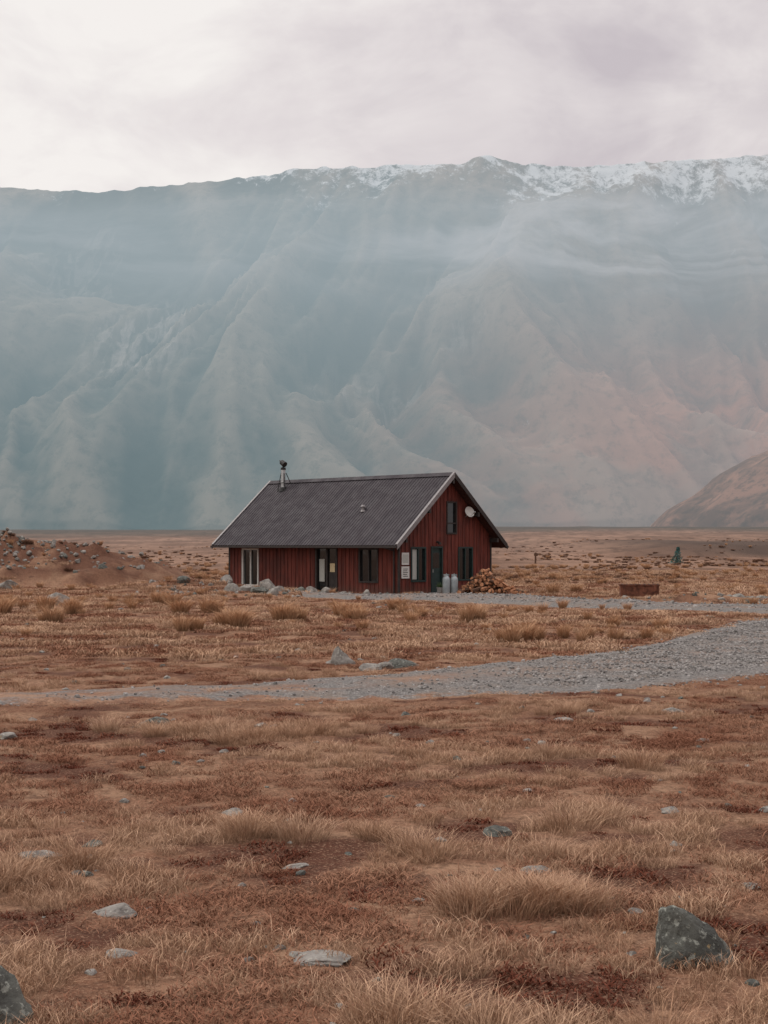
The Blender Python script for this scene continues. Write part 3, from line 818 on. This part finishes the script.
d=mkobj('satellite_dish',me,cab,[m_white]); d.location=(-.28,5.15,3.72); d.rotation_euler=(0,-.35,-.3)
sd=d.modifiers.new('s','SOLIDIFY'); sd.thickness=.012
mb=MB(); mb.cyl((-.5,5.15,3.5),(-.3,5.15,3.7),.02); mb.cyl((-.25,5.15,3.5),(.05,5.12,3.68),.012); mb.cyl((.03,5.12,3.64),(.1,5.12,3.74),.035)
mb.obj('dish_bracket',[m_steel],cab)

# ------------------------------------------------------------------ things by the cabin
def gas(x,y,s=1):
    bm=bmesh.new(); prof=[(0,0),(.15,0),(.16,.04),(.16,.62),(.145,.70),(.09,.76),(.05,.78),(.05,.80),(.0,.80)]
    n=20; rings=[]
    for r,z in prof: rings.append([bm.verts.new((r*math.cos(6.2832*i/n),r*math.sin(6.2832*i/n),z)) for i in range(n)])
    for a,b_ in zip(rings,rings[1:]):
        for i in range(n): bm.faces.new((a[i],a[(i+1)%n],b_[(i+1)%n],b_[i]))
    for z0,z1,r in ((.76,.86,.12),):
        a=[bm.verts.new((r*math.cos(6.2832*i/n),r*math.sin(6.2832*i/n),z0)) for i in range(n)]
        b_=[bm.verts.new((r*math.cos(6.2832*i/n),r*math.sin(6.2832*i/n),z1)) for i in range(n)]
        for i in range(15): bm.faces.new((a[i],a[i+1],b_[i+1],b_[i]))
    bmesh.ops.create_cone(bm,segments=8,radius1=.025,radius2=.02,depth=.1,matrix=Matrix.Translation((0,0,.84)))
    bmesh.ops.remove_doubles(bm,verts=bm.verts,dist=1e-5)
    me=bpy.data.meshes.new('gas_cylinder'); bm.to_mesh(me); bm.free()
    for p in me.polygons: p.use_smooth=True
    ob=mkobj('gas_cylinder',me,None,[m_gas]); ob.location=(x,y,H(x,y)+.02); ob.scale=(s,s,s)
m_gas=simple('grey_gas_bottle_paint',(.27,.30,.31),.45,.2,5,.2,spec=.5)
gas(2.74,61.5,1.05); gas(3.09,61.6,1.05)
m_bark=simple('bark',(.10,.055,.035),.95,.4,12,bump=.6)
m_split=simple('split_wood',(.36,.17,.09),.85,.35,9,stretch=(1,1,1))
mb=MB()
rs=random.Random(3)
for i in range(240):
    u=rs.gauss(0,.62); w=rs.gauss(0,.33); 
    hmax=1.05*math.exp(-(u/.95)**2-(w/.6)**2); z=rs.uniform(.0,max(.08,hmax))
    c=Vector((4.5+u,61.8+w,z+.07)); L=rs.uniform(.3,.42); r=rs.uniform(.05,.10)
    d=Vector((rs.uniform(-.8,.8),-1+rs.uniform(-.3,.9),rs.uniform(-.35,.35))).normalized()
    nn=rs.choice((3,4,5,8)); mb.cyl(c-d*L/2,c+d*L/2,r,r*rs.uniform(.85,1),nn,0 if nn==8 or rs.random()<.35 else 1,1)
mb.obj('firewood_pile',[m_bark,m_split])
mb=MB(); mb.cyl((2.5,62.1,0),(2.5,62.1,.32),.12,.17,14); 
for i in range(60):
    a=rs.uniform(0,6.28); e=rs.uniform(.3,1.2); l=rs.uniform(.15,.35); mb.cyl((2.5,62.1,.3),(2.5+l*math.cos(a)*math.cos(e),62.1+l*math.sin(a)*math.cos(e),.3+l*math.sin(e)),.02,.003,4,1)
mb.obj('potted_plant',[m_conc,simple('leaf',(.05,.08,.03),.7,.3)])
m_rust=simple('rusty_steel',(.13,.05,.03),.85,.5,6,.0,.4)
mb=MB(); fx,fy=10.5,57.6; z0=H(fx,fy)
w,d_,hh,t=.78,.42,.50,.04
mb.box(-w,w,-d_,-d_+t,.04,hh); mb.box(-w,w,d_-t,d_,.04,hh); mb.box(-w,-w+t,-d_+t,d_-t,.04,hh); mb.box(w-t,w,-d_+t,d_-t,.04,hh)
mb.box(-w+t,w-t,-d_+t,d_-t,.06,.12,1); mb.box(-w-.05,w+.05,-d_-.04,-d_+t+.02,hh+.003,hh+.05); mb.box(-w-.05,w+.05,d_-t-.02,d_+.04,hh+.003,hh+.05)
for sx in (-1,1):
    mb.box(sx*w*.8-.05,sx*w*.8+.05,-d_-.04,-d_-.003,-.1,hh-.02)
for k in range(9): mb.cyl((-w+.1+k*.18,-d_,hh+.06),(-w+.1+k*.18,d_,hh+.06),.012,n=6,mi=1)
fo=mb.obj('fire_pit',[m_rust,m_black],None,.006); fo.location=(fx,fy,z0); fo.rotation_euler=(0,0,-.12)
m_leaf=simple('conifer_needles',(.05,.13,.12),.9,.4,6)
def conifer(x,y,h):
    z=H(x,y); mb=MB(); mb.cyl((x,y,z),(x+.12*h,y,z+h),.05*h,.008*h,8,1)
    for i in range(620):
        k=rs.random()**1.2; a=rs.uniform(0,6.28); r=h*.42*(1-k)*rs.uniform(.3,1.1)+.05*h; cz=z+h*(.04+.92*k)
        r*=.75+.5*noise.noise(Vector((a,k*4,0)))
        c=Vector((x+.15*h*k+r*math.cos(a),y+r*math.sin(a),cz)); s=h*.06
        p=[c+Vector((rs.uniform(-s,s),rs.uniform(-s,s),rs.uniform(-s,s))) for _ in range(3)]
        q=len(mb.v); mb.v+=[tuple(t_) for t_ in p]; mb.f.append((q,q+1,q+2)); mb.m.append(0)
    mb.obj('conifer_sapling',[m_leaf,m_bark])
conifer(34.0,163,2.0)
mb=MB(); mb.cyl((17.3,160,H(17.3,160)-.1),(17.35,160,H(17.3,160)+1.3),.11,.09,8); mb.box(17.15,17.6,159.9,160.1,H(17.3,160)+.9,H(17.3,160)+1.2)
mb.obj('marker_post',[m_bark])

# ------------------------------------------------------------------ sky / light
SUN_EL=math.radians(44); SUN_AZ=math.radians(-65)   # azimuth from +Y toward +X
w=bpy.data.worlds.new('World'); scene.world=w; w.use_nodes=True
nt=NT(w.node_tree); w.node_tree.nodes.clear()
out=nt.new('ShaderNodeOutputWorld')
sky=nt.new('ShaderNodeTexSky',sky_type='NISHITA'); sky.sun_disc=False; sky.sun_elevation=SUN_EL; sky.sun_rotation=SUN_AZ; sky.dust_density=3
bg1=nt.new('ShaderNodeBackground'); nt.link(sky.outputs[0],bg1.inputs[0]); bg1.inputs[1].default_value=.10
D=nt.new('ShaderNodeTexCoord').outputs['Generated']
Dx,Dy,Dz=nt.sep(D)
cv=nt.scalev(D,(1.0,1.0,1.9))
n1=nt.noise(cv,2.8,6,.55,.35)
n2=nt.noise(cv,8,5,.6,.5)
side=nt.mapr(Dx,-.22,.14,0,1)
shade=nt.math('ADD',nt.math('MULTIPLY',side,.68),nt.mapr(n1,.35,.65,-.28,.30))
shade=nt.math('ADD',shade,nt.mapr(n2,.3,.7,-.18,.18))
cc=nt.new('ShaderNodeValToRGB'); nt.put(cc.inputs[0],shade)
cr=cc.color_ramp; cr.elements[0].position=0; cr.elements[0].color=(.95,.905,.87,1); cr.elements[1].position=1; cr.elements[1].color=(.60,.54,.565,1)
e=cr.elements.new(.45); e.color=(.80,.74,.735,1)
bg2=nt.new('ShaderNodeBackground'); nt.link(cc.outputs[0],bg2.inputs[0])
nt.put(bg2.inputs[1],nt.mapr(Dz,.40,.9,1.0,2.2,False))
mx=nt.new('ShaderNodeMixShader'); mx.inputs[0].default_value=.93
nt.link(bg1.outputs[0],mx.inputs[1]); nt.link(bg2.outputs[0],mx.inputs[2]); nt.link(mx.outputs[0],out.inputs[0])
sl=bpy.data.lights.new('sun','SUN'); sl.energy=1.3; sl.angle=math.radians(22); sl.color=(1,.95,.9)
so=bpy.data.objects.new('sun',sl); COL.objects.link(so)
dv=Vector((math.sin(SUN_AZ)*math.cos(SUN_EL),math.cos(SUN_AZ)*math.cos(SUN_EL),math.sin(SUN_EL)))
so.rotation_euler=dv.to_track_quat('Z','Y').to_euler(); so.location=dv*50

cam=bpy.data.cameras.new('camera'); co=bpy.data.objects.new('camera',cam); COL.objects.link(co)
co.location=(0,0,2.2); co.rotation_euler=(math.radians(90),0,0)
cam.sensor_fit='VERTICAL'; cam.sensor_height=36; cam.lens=49.2; cam.shift_y=33/1024
cam.clip_start=.1; cam.clip_end=12000
scene.camera=co
